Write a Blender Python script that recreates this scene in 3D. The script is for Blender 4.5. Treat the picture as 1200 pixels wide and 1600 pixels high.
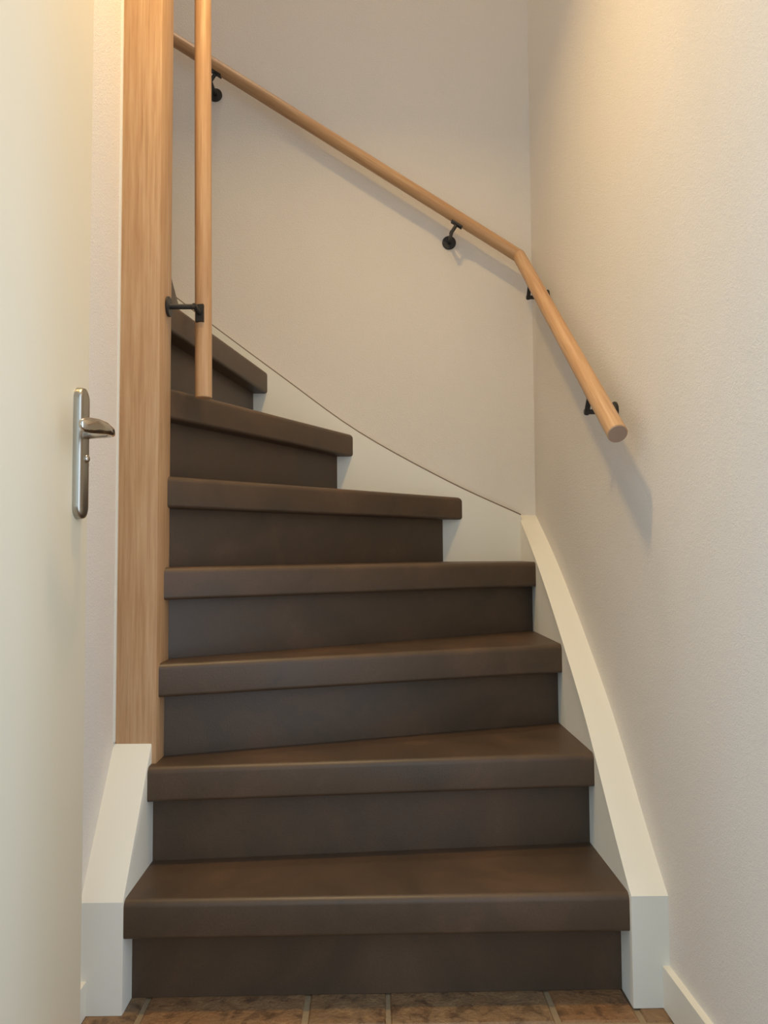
import bpy, bmesh, math, random
from mathutils import Vector, Matrix

for o in list(bpy.data.objects):
    bpy.data.objects.remove(o)
SC = bpy.context.scene
COL = SC.collection
RND = random.Random(7)

# ------------------------------------------------------------------ camera
F_PX, PITCH, YAW, ROLL, EYE = 1214.33, .052, .0139, -.0062, .7672
fwd0 = Vector((math.sin(YAW), math.cos(YAW), 0)); zz = Vector((0, 0, 1))
fwd = math.cos(PITCH) * fwd0 + math.sin(PITCH) * zz
up0 = -math.sin(PITCH) * fwd0 + math.cos(PITCH) * zz
rt0 = Vector((math.cos(YAW), -math.sin(YAW), 0))
rt = math.cos(ROLL) * rt0 + math.sin(ROLL) * up0
up = math.cos(ROLL) * up0 - math.sin(ROLL) * rt0
cd = bpy.data.cameras.new('camera')
cd.sensor_fit = 'VERTICAL'; cd.sensor_height = 24.0; cd.lens = F_PX / 1600 * 24.0
cd.clip_start = .02
cam = bpy.data.objects.new('camera', cd); COL.objects.link(cam)
cam.matrix_world = Matrix(((rt.x, up.x, -fwd.x, 0), (rt.y, up.y, -fwd.y, 0), (rt.z, up.z, -fwd.z, EYE), (0, 0, 0, 1)))
SC.camera = cam

# ------------------------------------------------------------------ light
SC.view_settings.view_transform = 'Standard'
SC.view_settings.look = 'None'
SC.view_settings.gamma = 1.0
SC.view_settings.use_curve_mapping = False
SC.view_settings.exposure = 0.0
try:
    SC.cycles.use_denoising = True
    SC.cycles.max_bounces = 12
    SC.cycles.diffuse_bounces = 8
except Exception:
    pass
w = bpy.data.worlds.new('world'); SC.world = w; w.use_nodes = True
w.node_tree.nodes['Background'].inputs[0].default_value = (.62, .80, 1.0, 1)
w.node_tree.nodes['Background'].inputs[1].default_value = .15


def area_light(name, loc, target, shape, sx, sy, watts, color, spread=180):
    ld = bpy.data.lights.new(name, 'AREA')
    ld.shape = shape; ld.size = sx
    if shape in ('RECTANGLE', 'ELLIPSE'):
        ld.size_y = sy
    ld.energy = watts; ld.color = color; ld.spread = math.radians(spread)
    o = bpy.data.objects.new(name, ld); COL.objects.link(o)
    o.location = loc
    o.rotation_euler = (Vector(target) - Vector(loc)).to_track_quat('-Z', 'Y').to_euler()
    return o


# name: (place, aim, shape, size x, size y, watts, colour)
LIGHTS = {
    # the hall's ceiling lamp in front of the stairs
    'ceiling_lamp_light': ((-.14, 1.21, 2.455), (-.14, 1.21, 0), 'DISK', .12, .12, 9.7, (1.0, .66, .25), 140),
    # daylight: glazed entrance behind the viewer, the room behind the open door; then added fill from the right
    'entrance_daylight': ((.05, -1.78, 1.15), (.05, 2, 1.15), 'RECTANGLE', .85, 1.9, 7.5, (.80, .97, 1)),
    'left_room_daylight': ((-.52, -.03, 1.05), (2, -.03, 1.05), 'RECTANGLE', .8, 2.0, 15.5, (.50, .74, 1)),
    'right_fill_light': ((.56, .33, 1.05), (-2, .33, 1.05), 'RECTANGLE', 1.0, 2.0, 15.5, (.74, .855, 1)),  # added fill at an assumed opening, lifts the left wall strip and door
    'door_band_light': ((1.5, .63, 1.0), (-.45, .98, .8), 'RECTANGLE', .14, 1.5, 7.0, (.24, .55, 1)),  # added narrow source, no known window; makes the bluish band on the door
    # light coming down the stairwell from the landing above
    'landing_light': ((-.4, 1.9, 4.8), (-.4, 1.9, 0), 'DISK', .3, .3, 22, (1, .86, .69)),
}
for _n, _a in LIGHTS.items():
    area_light(_n, *_a)

# ------------------------------------------------------------------ materials


class NT:
    def __init__(self, name, rough=.5, metal=0.0, spec=.5):
        self.m = bpy.data.materials.new(name); self.m.use_nodes = True
        self.t = self.m.node_tree; self.b = self.t.nodes['Principled BSDF']
        self.b.inputs['Roughness'].default_value = rough
        self.b.inputs['Metallic'].default_value = metal
        self.b.inputs['Specular IOR Level'].default_value = spec

    def n(self, kind, **kw):
        x = self.t.nodes.new(kind)
        for k, v in kw.items():
            if k in x.inputs:
                x.inputs[k].default_value = v
            else:
                setattr(x, k, v)
        return x

    def l(self, a, b):
        self.t.links.new(a, b)

    def coords(self, scale, which='Object', rot=(0, 0, 0)):
        tc = self.n('ShaderNodeTexCoord'); mp = self.n('ShaderNodeMapping')
        mp.inputs['Scale'].default_value = scale; mp.inputs['Rotation'].default_value = rot
        self.l(tc.outputs[which], mp.inputs['Vector']); return mp.outputs['Vector']

    def noise(self, vec, scale, detail=3, rough=.5, dist=0.0):
        x = self.n('ShaderNodeTexNoise', Scale=scale, Detail=detail, Roughness=rough, Distortion=dist)
        self.l(vec, x.inputs['Vector']); return x.outputs['Fac']

    def ramp(self, fac, stops):
        r = self.n('ShaderNodeValToRGB'); e = r.color_ramp.elements
        while len(e) < len(stops):
            e.new(.5)
        for el, (p, c) in zip(e, stops):
            el.position = p; el.color = (*c, 1)
        self.l(fac, r.inputs['Fac']); return r.outputs['Color']

    def mix(self, a, b, fac, mode='MIX'):
        x = self.n('ShaderNodeMix', data_type='RGBA', blend_type=mode)
        for s, v in (('A', a), ('B', b)):
            i = [q for q in x.inputs if q.name == s and q.type == 'RGBA'][0]
            if isinstance(v, tuple):
                i.default_value = (*v, 1)
            else:
                self.l(v, i)
        f = [q for q in x.inputs if q.name == 'Factor' and q.type == 'VALUE'][0]
        if isinstance(fac, float):
            f.default_value = fac
        else:
            self.l(fac, f)
        return [q for q in x.outputs if q.type == 'RGBA'][0]

    def base(self, c):
        if isinstance(c, tuple):
            self.b.inputs['Base Color'].default_value = (*c, 1)
        else:
            self.l(c, self.b.inputs['Base Color'])

    def bump(self, h, strength, dist):
        x = self.n('ShaderNodeBump', Strength=strength, Distance=dist)
        self.l(h, x.inputs['Height']); self.l(x.outputs['Normal'], self.b.inputs['Normal'])


def lin(r, g, b):
    f = lambda c: (c / 255 / 12.92) if c / 255 < .04045 else ((c / 255 + .055) / 1.055) ** 2.4
    return (f(r), f(g), f(b))


def mat_wall(name, rgb, strength):
    k = NT(name, .85, 0, .25)
    v = k.coords((1, 1, 1))
    c = k.noise(v, 3.0, 2)
    k.base(k.mix(rgb, tuple(x * .955 for x in rgb), c))
    a = k.noise(v, 210, 3, .6); b = k.noise(v, 620, 2, .5)
    m = k.n('ShaderNodeMath', operation='ADD'); k.l(a, m.inputs[0]); k.l(b, m.inputs[1])
    k.bump(m.outputs[0], strength, .0012)
    return k.m


def mat_paint(name, rgb, rough):
    k = NT(name, rough, 0, .4)
    v = k.coords((1, 1, 1))
    k.base(rgb)
    k.bump(k.noise(v, 160, 2), .05, .0008)
    return k.m


def mat_tread(name):
    k = NT(name, .5, 0, .46)
    v = k.coords((1, 1, 1))
    big = k.noise(v, 5.5, 4, .62, .6)
    c = k.ramp(big, [(.28, lin(67, 55, 43)), (.52, lin(79, 62, 47)), (.76, lin(94, 71, 53))])
    fine = k.noise(k.coords((1, 1, 1)), 330, 2)
    c = k.mix(c, lin(66, 50, 38), k.ramp(fine, [(.45, (0, 0, 0)), (.75, (.4, .4, .4))]))
    k.base(c)
    h = k.noise(v, 260, 3, .6)
    k.bump(h, .28, .0009)
    r = k.ramp(big, [(.3, (.40,) * 3), (.7, (.52,) * 3)])
    k.l(r, k.b.inputs['Roughness'])
    return k.m


def mat_oak(name, tone=1.0):
    # grain runs along local Z
    k = NT(name, .48, 0, .4)
    v = k.coords((1, 1, .045))
    a = k.noise(v, 150, 4, .55, .15)
    b = k.noise(k.coords((1, 1, .02)), 330, 3, .6)
    w_ = k.noise(k.coords((1, 1, .12)), 16, 3, .5, .8)
    s = lambda r, g, bb: tuple(x * q for x, q in zip(lin(r, g, bb), (.88 * tone, .94 * tone, 1.02 * tone)))
    c = k.ramp(a, [(.3, s(190, 142, 98)), (.5, s(205, 159, 113)), (.72, s(216, 174, 129))])
    c = k.mix(c, s(186, 138, 96), k.ramp(w_, [(.42, (0, 0, 0)), (.7, (.35,) * 3)]))
    c = k.mix(c, s(150, 104, 66), k.ramp(b, [(.56, (0, 0, 0)), (.78, (.55,) * 3)]))
    k.base(c)
    k.bump(b, .1, .0005)
    return k.m


def mat_metal(name, rgb, rough, metal=1.0):
    k = NT(name, rough, metal, .5)
    v = k.coords((1, 1, 1))
    k.base(rgb)
    k.bump(k.noise(v, 500, 2), .06, .0004)
    return k.m


def mat_tile(name):
    k = NT(name, .55, 0, .4)
    oi = k.n('ShaderNodeObjectInfo')
    tc = k.n('ShaderNodeTexCoord')
    off = k.n('ShaderNodeVectorMath', operation='SCALE')
    cx = k.n('ShaderNodeCombineXYZ'); k.l(oi.outputs['Random'], cx.inputs[0]); k.l(oi.outputs['Random'], cx.inputs[1])
    k.l(cx.outputs[0], off.inputs[0]); off.inputs['Scale'].default_value = 23
    ad = k.n('ShaderNodeVectorMath', operation='ADD')
    k.l(tc.outputs['Object'], ad.inputs[0]); k.l(off.outputs[0], ad.inputs[1])
    v = ad.outputs[0]
    a = k.noise(v, 9, 6, .68, .9); b = k.noise(v, 34, 5, .65, .4); d = k.noise(v, 150, 3)
    c = k.ramp(a, [(.25, lin(124, 84, 54)), (.45, lin(134, 103, 72)), (.6, lin(132, 108, 82)), (.8, lin(98, 76, 58))])
    per = k.ramp(oi.outputs['Random'], [(0, lin(146, 98, 62)), (.5, lin(132, 108, 80)), (1, lin(118, 92, 68))])
    c = k.mix(c, per, .45)
    c = k.mix(c, lin(78, 58, 44), k.ramp(b, [(.50, (0, 0, 0)), (.66, (.8,) * 3)]))
    c = k.mix(c, lin(160, 130, 94), k.ramp(b, [(.28, (.75,) * 3), (.44, (0, 0, 0))]))
    k.base(c)
    m = k.n('ShaderNodeMath', operation='ADD'); k.l(b, m.inputs[0]); k.l(d, m.inputs[1])
    k.bump(m.outputs[0], .7, .004)
    return k.m


M = {}
M['wall'] = mat_wall('rough_plaster', lin(226, 221, 214), .75)
M['ceiling'] = mat_wall('ceiling_plaster', lin(232, 228, 222), .2)
M['white'] = mat_paint('white_satin_paint', lin(225, 223, 213), .42)
M['door'] = mat_paint('cream_door_paint', lin(222, 212, 188), .38)
M['tread'] = mat_tread('brown_tread_cover')
M['oak'] = mat_oak('oak', .93)
M['oak_rail'] = mat_oak('oak_rail', .93)
M['end_grain'] = mat_metal('oak_end_grain', lin(152, 126, 108), .6, 0.0)
M['black'] = mat_metal('black_powder_coat', lin(38, 37, 36), .45, 0.0)
M['steel'] = mat_metal('brushed_steel', lin(176, 172, 164), .28)
M['polished'] = mat_metal('polished_steel', lin(196, 190, 180), .14)
M['grout'] = mat_wall('grout', lin(150, 132, 106), .5)
M['tile'] = mat_tile('terracotta')
M['dark_line'] = mat_paint('grey_brown_line', lin(126, 112, 98), .7)

# ------------------------------------------------------------------ helpers


def link(name, bm, mat, parent=None, smooth=None, recalc=True):
    if recalc:
        bmesh.ops.recalc_face_normals(bm, faces=bm.faces)
    me = bpy.data.meshes.new(name); bm.to_mesh(me); bm.free()
    me.materials.append(mat)
    if smooth is not None:
        for p in me.polygons:
            p.use_smooth = True
        try:
            me.set_sharp_from_angle(angle=math.radians(smooth))
        except Exception:
            pass
    o = bpy.data.objects.new(name, me); COL.objects.link(o)
    if parent:
        o.parent = parent
    return o


def bm_box(x0, x1, y0, y1, z0, z1, bm=None):
    bm = bm or bmesh.new()
    v = [bm.verts.new(p) for p in ((x0, y0, z0), (x1, y0, z0), (x1, y1, z0), (x0, y1, z0), (x0, y0, z1), (x1, y0, z1), (x1, y1, z1), (x0, y1, z1))]
    for f in ((0, 3, 2, 1), (4, 5, 6, 7), (0, 1, 5, 4), (1, 2, 6, 5), (2, 3, 7, 6), (3, 0, 4, 7)):
        bm.faces.new([v[i] for i in f])
    return bm


def bm_prism(ring_a, ring_b):
    """closed solid between two equal-length outlines"""
    bm = bmesh.new()
    a = [bm.verts.new(p) for p in ring_a]; b = [bm.verts.new(p) for p in ring_b]
    n = len(a)
    bm.faces.new(a); bm.faces.new(list(reversed(b)))
    for i in range(n):
        bm.faces.new((a[i], a[(i + 1) % n], b[(i + 1) % n], b[i]))
    return bm


def bevel(bm, edges, width, seg=3):
    bmesh.ops.bevel(bm, geom=edges, offset=width, offset_type='OFFSET', segments=seg, profile=.5, affect='EDGES', clamp_overlap=True)


def bm_loft(rings, caps=True, bm=None):
    bm = bm or bmesh.new()
    R = [[bm.verts.new(p) for p in r] for r in rings]
    n = len(R[0])
    for a, b in zip(R, R[1:]):
        for i in range(n):
            bm.faces.new((a[i], a[(i + 1) % n], b[(i + 1) % n], b[i]))
    if caps:
        bm.faces.new(R[0]); bm.faces.new(list(reversed(R[-1])))
    return bm


def circ(c, u, v, r, n=24, rv=None):
    rv = r if rv is None else rv
    return [Vector(c) + u * (r * math.cos(2 * math.pi * i / n)) + v * (rv * math.sin(2 * math.pi * i / n)) for i in range(n)]


def bm_rod(p0, p1, r, n=16, bv=0.0, bm=None):
    p0, p1 = Vector(p0), Vector(p1); d = (p1 - p0).normalized()
    u = d.orthogonal().normalized(); v = d.cross(u)
    if bv:
        rings = [circ(p0, u, v, r - bv, n), circ(p0 + d * bv, u, v, r, n), circ(p1 - d * bv, u, v, r, n), circ(p1, u, v, r - bv, n)]
    else:
        rings = [circ(p0, u, v, r, n), circ(p1, u, v, r, n)]
    return bm_loft(rings, True, bm)


def empty(name, loc, label=None, cat=None, group=None, kind=None):
    o = bpy.data.objects.new(name, None); COL.objects.link(o); o.location = loc
    o.empty_display_size = .05
    tag(o, label, cat, group, kind); return o


def tag(o, label=None, cat=None, group=None, kind=None):
    if label: o['label'] = label
    if cat: o['category'] = cat
    if group: o['group'] = group
    if kind: o['kind'] = kind
    return o


def adopt(child, parent):
    """parent keeping the world place (parents here are unrotated)"""
    child.parent = parent
    child.matrix_parent_inverse = Matrix.Translation(-parent.location)
    return child


def struct(name, bm, mat, label=None, cat='room', smooth=None):
    return tag(link(name, bm, mat, None, smooth), label, cat, None, 'structure')


def spline(pts, n):
    """Catmull-Rom through 2-D points"""
    P = [tuple(2 * a - b for a, b in zip(pts[0], pts[1]))] + list(pts) + [tuple(2 * a - b for a, b in zip(pts[-1], pts[-2]))]
    out = []
    for i in range(1, len(P) - 2):
        for k in range(n):
            t = k / n
            out.append(tuple(.5 * (2 * P[i][d] + (P[i + 1][d] - P[i - 1][d]) * t + (2 * P[i - 1][d] - 5 * P[i][d] + 4 * P[i + 1][d] - P[i + 2][d]) * t * t
                       + (3 * P[i][d] - P[i - 1][d] - 3 * P[i + 1][d] + P[i + 2][d]) * t ** 3) for d in (0, 1)))
    out.append(tuple(pts[-1])); return out


# ------------------------------------------------------------------ key dimensions (metres)
RISE, NOSE = .185, .0645
BACK = 2.272                      # plaster face of the wall behind the stairs
STR_B = 2.242                     # front face of the stringer on it
LEFT = -.4945                     # plaster face of the left wall
STR_L = -.4228
STR_F = 1.3407                    # front ends of both lower stringers
POST = (-.4925, -.4150, 1.502, 1.590)
wallR = lambda y: .4953 - .0201 * (y - 1.3407)
strR = lambda y: .4324 - .0075 * (y - 1.3407)
HALL_BACK, CEIL, TOP = -1.8, 2.5, 4.9

# ------------------------------------------------------------------ setting
y0, y1 = HALL_BACK - .1, BACK + .12


def wall_r(ya, yb, za, zb, bm=None):
    bm = bm or bmesh.new()
    ra = [bm.verts.new(p) for p in ((wallR(ya), ya, za), (wallR(yb), yb, za), (wallR(yb), yb, zb), (wallR(ya), ya, zb))]
    rb = [bm.verts.new(p) for p in ((.62, ya, za), (.62, yb, za), (.62, yb, zb), (.62, ya, zb))]
    bm.faces.new(ra); bm.faces.new(rb)
    for i in range(4):
        bm.faces.new((ra[i], ra[(i + 1) % 4], rb[(i + 1) % 4], rb[i]))
    return bm


OPEN_R = (-.20, .85)               # unseen opening in the right wall, sized for the added fill and door band
OPEN_L = (-.45, .395)              # doorway of the open door
bm = wall_r(OPEN_R[1], y1, 0, TOP); wall_r(y0, OPEN_R[0], 0, TOP, bm); wall_r(OPEN_R[0], OPEN_R[1], 2.1, TOP, bm)
struct('wall_right', bm, M['wall'], 'rough white plaster wall on the right, with the sloping handrail on it', 'wall')
struct('wall_back', bm_box(-2.6, .75, BACK, BACK + .12, 0, TOP), M['wall'], 'white plaster wall behind the winding stairs', 'wall')
bm = bm_box(LEFT - .1, LEFT, OPEN_L[1], POST[2], 0, CEIL); bm_box(LEFT - .1, LEFT, HALL_BACK, OPEN_L[0], 0, CEIL, bm); bm_box(LEFT - .1, LEFT, OPEN_L[0], OPEN_L[1], 2.1, CEIL, bm)
struct('wall_left', bm, M['wall'], 'narrow strip of white plaster wall between door and oak post', 'wall')
struct('wall_inner', bm_box(-2.6, POST[0], POST[2], POST[3], 0, TOP), M['wall'], 'wall hidden behind the oak post', 'wall')
struct('wall_end', bm_box(-2.7, -2.6, POST[3] - .1, BACK, 0, TOP), M['wall'], 'far end wall of the stairwell', 'wall')
bm = bm_box(-.6, -.40, HALL_BACK - .1, HALL_BACK, 0, CEIL); bm_box(.48, .7, HALL_BACK - .1, HALL_BACK, 0, CEIL, bm); bm_box(-.40, .48, HALL_BACK - .1, HALL_BACK, 2.1, CEIL, bm)
struct('wall_front', bm, M['wall'], 'entrance wall behind the viewer', 'wall')
struct('ceiling', bm_box(-.6, .72, HALL_BACK - .1, 1.40, CEIL, CEIL + .22), M['ceiling'], 'white ceiling of the hall', 'ceiling')
struct('wall_upper', bm_box(-.6, .72, 1.30, 1.40, CEIL + .22, TOP), M['wall'], 'wall above the edge of the hall ceiling', 'wall')
struct('ceiling_upper', bm_box(-2.7, .75, 1.30, BACK + .12, TOP, TOP + .1), M['ceiling'], 'ceiling over the stairwell', 'ceiling')

# floor: grout bed with separate tiles
floor = struct('floor', bm_box(-.6, .72, HALL_BACK - .1, BACK + .1, -.05, -.004), M['grout'], 'floor of rustic brown terracotta tiles with grey joints', 'floor')
TILE = {}


def tile_mesh(wd, dp, var):
    key = (round(wd, 3), round(dp, 3), var)
    if key in TILE:
        return TILE[key]
    n = RND.random
    a, b, c = wd / 2, dp / 2, .0035
    j = lambda: (n() - .5) * .004
    lo = [(-a + j(), -b + j()), (a + j(), -b + j()), (a + j(), b + j()), (-a + j(), b + j())]
    bmx = bm_prism([(x, y, -.02) for x, y in lo], [(x, y, 0) for x, y in lo])
    top = [e for e in bmx.edges if all(abs(v.co.z) < 1e-6 for v in e.verts)]
    bevel(bmx, top, c, 1)
    bmesh.ops.recalc_face_normals(bmx, faces=bmx.faces)
    me = bpy.data.meshes.new('tile'); bmx.to_mesh(me); bmx.free(); me.materials.append(M['tile'])
    TILE[key] = me
    return me


JOINT, MOD, DEP = .0085, .1387, .1475
row_y = 1.304                      # the joint seen in front of the first riser
xl, xr_ = LEFT + .006, .500
for r in range(-21, 1):
    ya = row_y + r * DEP; yb = ya + DEP
    if yb < HALL_BACK:
        continue
    phase = -.117 + (r % 3) * MOD
    x = phase - 12 * MOD
    i = 0
    while x < xr_:
        wd = MOD * (2 if i % 2 else 1)
        a, b = max(x, xl), min(x + wd, xr_)
        if b - a > .03:
            full = abs(b - a - wd) < 1e-6
            me = tile_mesh(b - a - JOINT, DEP - JOINT, RND.randrange(4) if full else 0)
            t = bpy.data.objects.new('tile', me); COL.objects.link(t); t.parent = floor
            t.location = ((a + b) / 2, (ya + yb) / 2, RND.uniform(-.0012, 0))
            t.rotation_euler = (RND.uniform(-.003, .003), RND.uniform(-.003, .003), 0)
        x += wd; i += 1

# baseboards
bb = .012
ya = OPEN_R[1]
bmx = bm_prism([(wallR(ya), ya, 0), (wallR(STR_F), STR_F, 0), (wallR(STR_F), STR_F, .0688), (wallR(ya), ya, .0688)],
               [(wallR(ya) - bb, ya, 0), (wallR(STR_F) - bb, STR_F, 0), (wallR(STR_F) - bb, STR_F, .0688), (wallR(ya) - bb, ya, .0688)])
struct('baseboard_right', bmx, M['white'], 'low white baseboard along the right wall', 'baseboard')
struct('baseboard_left', bm_box(LEFT, LEFT + bb, OPEN_L[1] + .85, STR_F, 0, .0560), M['white'], 'white baseboard end behind the door', 'baseboard')

# ------------------------------------------------------------------ staircase
stairs = empty('staircase', (0, STR_F, 0), 'winding staircase with dark brown treads and risers, white stringers and a tall oak post', 'staircase')

# nose lines: (left end), (right end) in plan
RE = lambda y: (strR(y) + .004, y)
N = {1: ((STR_L - .004, 1.3432), RE(1.3490)),
     2: ((STR_L - .004, 1.4745), RE(1.5435)),
     3: ((-.419, 1.516), RE(1.785)),
     4: ((-.419, 1.547), RE(2.049)),
     5: ((-.419, 1.566), (.260, STR_B + .003)),
     6: ((-.419, 1.586), (-.0565, STR_B + .003)),
     7: ((-.4215, 1.594), (-.3055, STR_B + .003)),
     8: ((-.452, 1.594), (-.559, STR_B + .003)),
     9: ((-.640, 1.594), (-.800, STR_B + .003)),
     10: ((-.860, 1.594), (-1.02, STR_B + .003))}


def cross_(p, d, q, e):
    det = d[0] * -e[1] + e[0] * d[1]
    t = ((q[0] - p[0]) * -e[1] + e[0] * (q[1] - p[1])) / det
    return (p[0] + d[0] * t, p[1] + d[1] * t)


def riser_line(k, back):
    a, b = N[k]; dx, dy = b[0] - a[0], b[1] - a[1]; L = math.hypot(dx, dy)
    nx, ny = -dy / L, dx / L                    # away from the climber below
    p = (a[0] + nx * back, a[1] + ny * back)
    d = (dx / L, dy / L)
    if k <= 2:
        l = cross_(p, d, (STR_L - .004, 0), (0, 1))
    elif k <= 6:
        l = cross_(p, d, (-.419, 0), (0, 1))
        if l[1] > 1.594: l = cross_(p, d, (0, 1.594), (1, 0))
    else:
        l = cross_(p, d, (0, 1.594), (1, 0))
    if k <= 4:
        r = cross_(p, d, (strR(0) + .004, 0), (-.0075, 1))
        if r[1] > STR_B + .003: r = cross_(p, d, (0, STR_B + .003), (1, 0))
    else:
        r = cross_(p, d, (0, STR_B + .003), (1, 0))
    return l, r


OVER = {1: .050}
for k in range(1, 10):
    z = k * RISE
    l, r = N[k]; ln, rn = riser_line(k + 1, OVER.get(k + 1, .040) + .010)
    poly = [l, r]
    if k == 4:
        poly.append((strR(STR_B) + .004, STR_B + .003))
    poly.append(rn)
    poly.append(ln)
    if k == 6: pass
    # rounded nose: the front edge steps back along the two sides near top and bottom
    fd = Vector((r[0] - l[0], r[1] - l[1])).normalized(); fn = Vector((-fd.y, fd.x))
    sl = Vector((poly[-1][0] - l[0], poly[-1][1] - l[1])).normalized(); sr = Vector((poly[2][0] - r[0], poly[2][1] - r[1])).normalized()

    def ring_at(zc, inset):
        q = [Vector(p) for p in poly]
        q[0] = q[0] + sl * (inset / max(.25, sl.dot(fn))); q[1] = q[1] + sr * (inset / max(.25, sr.dot(fn)))
        return [(p.x, p.y, zc) for p in q]
    RT, RB, SEG = .0125, .0070, 6
    rings = []
    for i in range(SEG + 1):
        a_ = math.pi / 2 * i / SEG
        rings.append(ring_at(z - NOSE + RB - RB * math.cos(a_), RB - RB * math.sin(a_)))
    for i in range(SEG + 1):
        a_ = math.pi / 2 * i / SEG
        rings.append(ring_at(z - RT + RT * math.sin(a_), RT - RT * math.cos(a_)))
    bmx = bm_loft(rings)
    t = adopt(link('tread', bmx, M['tread'], None, 40), stairs)
    # riser under this tread
    l, r = riser_line(k, OVER.get(k, .040)); l2, r2 = riser_line(k, OVER.get(k, .040) + .012)
    poly = [l, r, r2, l2]
    zb = (k - 1) * RISE
    bmx = bm_prism([(x, y, zb) for x, y in poly], [(x, y, z - NOSE) for x, y in poly])
    adopt(link('riser', bmx, M['tread']), stairs)

# stringers
prof = spline([(STR_F, .1838), (1.4250, .2590), (1.5300, .3610), (1.6200, .4430), (1.7600, .5500), (1.9200, .6640), (2.0860, .7700), (BACK, .8740)], 5)
ring = prof + [(BACK, 0), (STR_F, 0)]
bmx = bm_prism([(strR(y), y, z) for y, z in ring], [(wallR(y), y, z) for y, z in ring])
bevel(bmx, [e for e in bmx.edges if all(abs(v.co.x - strR(v.co.y)) < 1e-5 for v in e.verts) and not (e.verts[0].co.z < .01 and e.verts[1].co.z < .01) and max(v.co.y for v in e.verts) < BACK + 1 and not all(v.co.y > BACK - .001 for v in e.verts)], .002, 2)
s = adopt(link('stringer', bmx, M['white'], None, 30), stairs)
s['label'] = 'white curved stringer rising along the right wall'

ring = [(STR_F, .1838), (POST[2], .4075), (POST[2], 2 * RISE - .021), (POST[3], 2 * RISE - .021), (POST[3], 0), (STR_F, 0)]
bmx = bm_prism([(LEFT, y, z) for y, z in ring], [(STR_L, y, z) for y, z in ring])
bevel(bmx, [e for e in bmx.edges if all(abs(v.co.x - STR_L) < 1e-5 for v in e.verts) and min(v.co.y for v in e.verts) < POST[2] - .01 and max(v.co.z for v in e.verts) > .05], .002, 2)
s = adopt(link('stringer', bmx, M['white'], None, 30), stairs)
s['label'] = 'short white stringer with sloped top at the foot of the oak post'

top = spline([(strR(STR_B) + .002, .8720), (.2172, .9705), (-.0417, 1.1160), (-.2644, 1.2790), (-.4677, 1.4320), (-.5593, 1.5030), (-1.25, 2.04)], 5)
ring = top + [(-1.25, 1.5), (-.45, .9), (.0, .55), (strR(STR_B) + .002, .55)]
bmx = bm_prism([(x, STR_B, z) for x, z in ring], [(x, BACK, z) for x, z in ring])
s = adopt(link('stringer', bmx, M['white'], None, 30), stairs)
s['label'] = 'white stringer curving up along the back wall'
ring = [(x, z) for x, z in top] + [(x, z + .0042) for x, z in reversed(top)]
bmx = bm_prism([(x, STR_B + .001, z) for x, z in ring], [(x, BACK, z) for x, z in ring])  # thin grey-brown strip along the top edge of the back stringer
s = adopt(link('joint_line', bmx, M['dark_line']), stairs)
s['label'] = 'thin grey-brown joint line on top of the back stringer'

s = adopt(link('joint_line', bm_box(LEFT, LEFT + .0035, POST[2] - .0045, POST[2] + .0005, .412, CEIL), M['white']), stairs)
s['label'] = 'thin cream joint line between wall and oak post'
# newel post
bmx = bm_box(POST[0], POST[1], POST[2], POST[3], 2 * RISE - .02, TOP - .3)
bevel(bmx, [e for e in bmx.edges if abs(e.verts[0].co.z - e.verts[1].co.z) > 1], .0025, 2)
s = adopt(link('newel_post', bmx, M['oak'], None, 30), stairs)
s['label'] = 'tall square oak newel post'

# ------------------------------------------------------------------ handrails


def rail_piece(p0, p1, rad, cut0=None, cut1=None, n=32, bv=.0015):
    """round rail whose local Z runs along it (the grain follows); cut = unit normal of a mitre plane"""
    p0, p1 = Vector(p0), Vector(p1); d = p1 - p0; L = d.length; q = d.to_track_quat('Z', 'Y')
    X, Y, Z = Vector((1, 0, 0)), Vector((0, 1, 0)), Vector((0, 0, 1))
    rings = []

    def endring(zc, cut, r):
        c = circ((0, 0, zc), X, Y, r, n)
        if cut is not None:
            m = q.inverted() @ Vector(cut)
            c = [Vector((v.x, v.y, zc - (m.x * v.x + m.y * v.y) / m.z)) for v in c]
        return c
    if cut0 is None: rings.append(endring(0, None, rad - bv)); rings.append(endring(bv, None, rad))
    else: rings.append(endring(0, cut0, rad))
    for k in range(1, 4): rings.append(circ((0, 0, L * k / 4), X, Y, rad, n))
    if cut1 is None: rings.append(endring(L - bv, None, rad)); rings.append(endring(L, None, rad - bv))
    else: rings.append(endring(L, cut1, rad))
    o = link('rail', bm_loft(rings), M['oak_rail'], None, 35)
    o.rotation_euler = q.to_euler(); o.location = p0
    return o


RAD = .0182
A = Vector((.4345, 1.364, .9745)); B = Vector((.4245, 2.192, 1.6170)); C = Vector((-1.10, 2.206, 2.606))
d1 = (B - A).normalized(); d2 = (C - B).normalized(); mitre = (d1 + d2).normalized()
handrail = empty('handrail', (A.x, A.y, A.z), 'round oak handrail bent at the corner, climbing the right and back walls on black brackets', 'handrail', 'oak handrails by the stairs')
r1 = adopt(rail_piece(A, B, RAD, None, mitre), handrail)
r2 = adopt(rail_piece(B, C, RAD, mitre, None), handrail)


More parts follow.
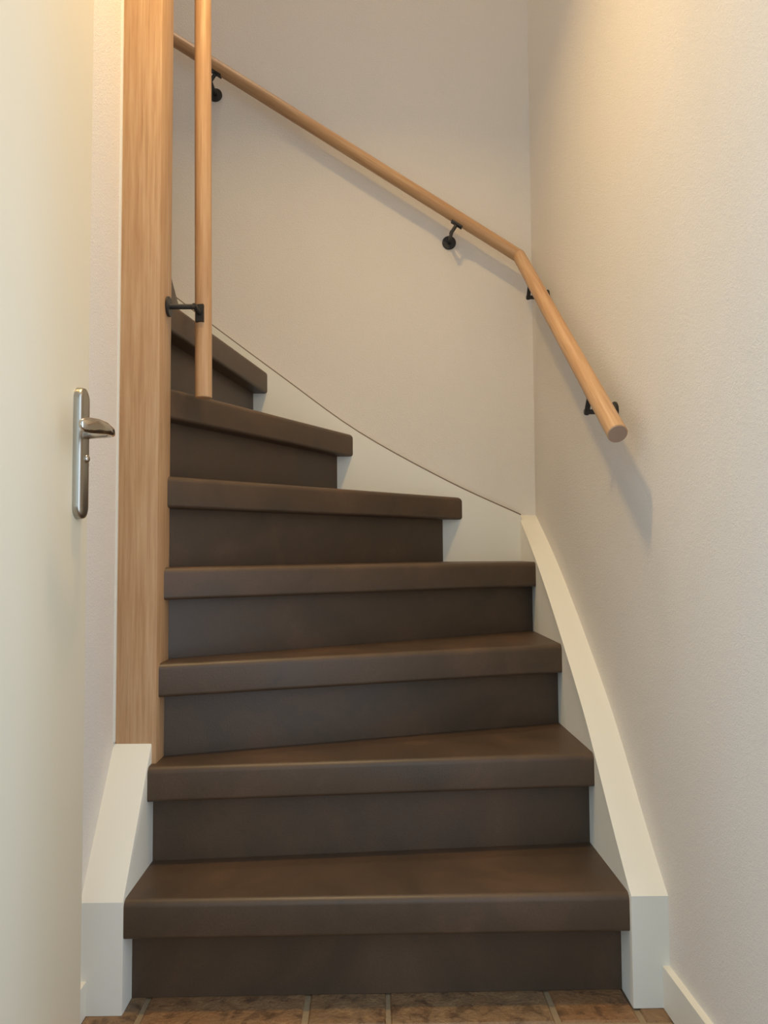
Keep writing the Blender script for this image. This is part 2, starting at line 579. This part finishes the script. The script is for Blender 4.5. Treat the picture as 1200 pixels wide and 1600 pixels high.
def bracket(parent, P, axis, wall_n, wall_pt, dn, arm, rod_r=.0053):
    """P: point on the rail axis; dn: unit vector from the rail towards the rod; wall_n points from wall to rail"""
    P = Vector(P); E = P + dn * arm
    dist = (E - wall_pt).dot(wall_n)
    Wp = E - wall_n * dist
    root = empty('bracket', tuple(Wp)); adopt(root, parent)
    bmf = bm_rod(Wp, Wp + wall_n * .0055, .0205, 32, .0012)
    f = link('flange', bmf, M['black'], None, 40)
    bmr = bm_rod(Wp + wall_n * .004, E + wall_n * rod_r, rod_r, 16, .0006)
    bm_rod(E + dn * rod_r, P + dn * (RAD + .001), rod_r, 16, 0, bmr)
    a = link('arm', bmr, M['black'], None, 40)
    ax = axis.normalized(); sd = ax.cross(dn).normalized(); c = P + dn * (RAD + .0010)
    h = .0180; wdt = .0085
    pa = [c + ax * sx * h + sd * sy * wdt - dn * (.0028 if abs(sy) > .5 else 0) for sx, sy in ((-1, -1), (-1, 1), (1, 1), (1, -1))]
    bms = bm_prism([p - dn * .002 for p in pa], [p + dn * .0045 for p in pa])
    sdl = link('saddle', bms, M['black'])
    for o in (f, a, sdl):
        o.parent = root; o.matrix_parent_inverse = Matrix.Translation(-Wp)
    return root


wn = Vector((-1, -.0201, 0)).normalized()
dn1 = (Vector((0, 0, -1)) - d1 * Vector((0, 0, -1)).dot(d1)).normalized()
dn2 = (Vector((0, 0, -1)) - d2 * Vector((0, 0, -1)).dot(d2)).normalized()
atY = lambda y: A + (B - A) * ((y - A.y) / (B.y - A.y))
atX = lambda x: B + (C - B) * ((x - B.x) / (C.x - B.x))
for y in (1.516, 2.046):
    bracket(handrail, atY(y), d1, wn, Vector((wallR(y), y, 0)), dn1, .056)
for x in (.2555, -.4415):
    bracket(handrail, atX(x), d2, Vector((0, -1, 0)), Vector((0, BACK, 0)), dn2, .046)

# the vertical grab rail on the post
G0 = Vector((-.3500, 1.600, 1.0885)); G1 = Vector((-.3640, 1.600, 3.0))
cap = link('end_grain', bm_rod(A + d1 * .001, A - d1 * .0006, RAD - .0016, 32), M['end_grain'])
adopt(cap, handrail)
cap['label'] = 'grey-brown end grain of the cut rail'
pole = empty('handrail', tuple(G0), 'vertical round oak grab pole held beside the oak post by one black bracket', 'handrail', 'oak handrails by the stairs')
adopt(rail_piece(G0, G1, .0173), pole)
pz = 1.257
Pp = G0 + (G1 - G0) * ((pz - G0.z) / (G1.z - G0.z))
bracket(pole, Pp, G1 - G0, Vector((1, 0, 0)), Vector((POST[1], 0, 0)), Vector((-.22, -1, .27)).normalized(), .043)

# ------------------------------------------------------------------ open door on the left
DX = -.450
door = tag(link('door_1', bm_box(DX - .038, DX, .40, 1.2285, .006, 2.08), M['door']), 'plain cream door standing open against the left wall', 'door', None, 'structure')
bmx = bmesh.new(); bm_box(DX - .038, DX, .40, 1.2285, .006, 2.08, bmx)
bevel(bmx, [e for e in bmx.edges if abs(e.verts[0].co.z - e.verts[1].co.z) > 1], .002, 2)
bmesh.ops.recalc_face_normals(bmx, faces=bmx.faces)
bmx.to_mesh(door.data); bmx.free()

hset = empty('door_handle', (DX, 1.183, .955)); hset.parent = door
hset['label'] = 'satin steel lever handle on a long rounded plate'
# plate: pillow-shaped rounded bar
PY, PZ0, PZ1, PW, PT = 1.1845, .8205, 1.0215, .0195, .0125
rings = []
for t, fy, ft in ((0, 1.0, .0), (.35, 1.0, .55), (.65, .93, .85), (.88, .74, .97), (1.0, .45, 1.0)):
    hw = PW * fy; rr = hw
    ins = PW - hw
    pts = []
    n = 12
    for i in range(n + 1):
        a = math.pi * i / n
        pts.append(Vector((DX + PT * ft, PY + hw * math.cos(a), PZ1 - PW + hw * math.sin(a))))
    for i in range(n + 1):
        a = math.pi + math.pi * i / n
        pts.append(Vector((DX + PT * ft, PY + hw * math.cos(a), PZ0 + PW + hw * math.sin(a))))
    rings.append(pts)
pl = link('plate', bm_loft(rings), M['steel'], None, 50)
# lever: neck, then a broad flattened grip turning towards the hinge side
LZ, LY = .9530, 1.197
path = [((DX + 0.0100, LY, LZ - .001), .0070, .0080), ((DX + 0.0260, LY, LZ - .001), .0062, .0066), ((DX + 0.0410, LY - .001, LZ - .0015), .0055, .0054),
        ((DX + 0.0500, LY - .007, LZ - .0015), .0050, .0050), ((DX + 0.0530, LY - .020, LZ + .0), .0056, .0066), ((DX + 0.0520, LY - .040, LZ + .0015), .0064, .0092),
        ((DX + 0.0480, LY - .062, LZ + .0010), .0068, .0112), ((DX + 0.0430, LY - .084, LZ - .0010), .0066, .0115), ((DX + 0.0400, LY - .096, LZ - .002), .0056, .0100), ((DX + 0.0385, LY - .103, LZ - .002), .0036, .0066), ((DX + 0.0380, LY - .1055, LZ - .002), .0012, .0024)]
rings = []
for i, (p, ra, rb) in enumerate(path):
    a = Vector(path[max(0, i - 1)][0]); b = Vector(path[min(len(path) - 1, i + 1)][0])
    t = (b - a).normalized(); u = t.cross(Vector((0, 0, 1))).normalized()
    v = u.cross(t).normalized()
    rings.append(circ(p, u, v, ra, 20, rb))
lv = link('lever', bm_loft(rings), M['polished'], None, 60)
bmk = bm_rod((DX + .010, PY + .003, .9130), (DX + .0165, PY + .003, .9130), .0062, 20, .0025)
kn = link('lock_knob', bmk, M['polished'], None, 50)
for o in (pl, lv, kn):
    o.parent = hset; o.matrix_parent_inverse = Matrix.Translation(-hset.location)
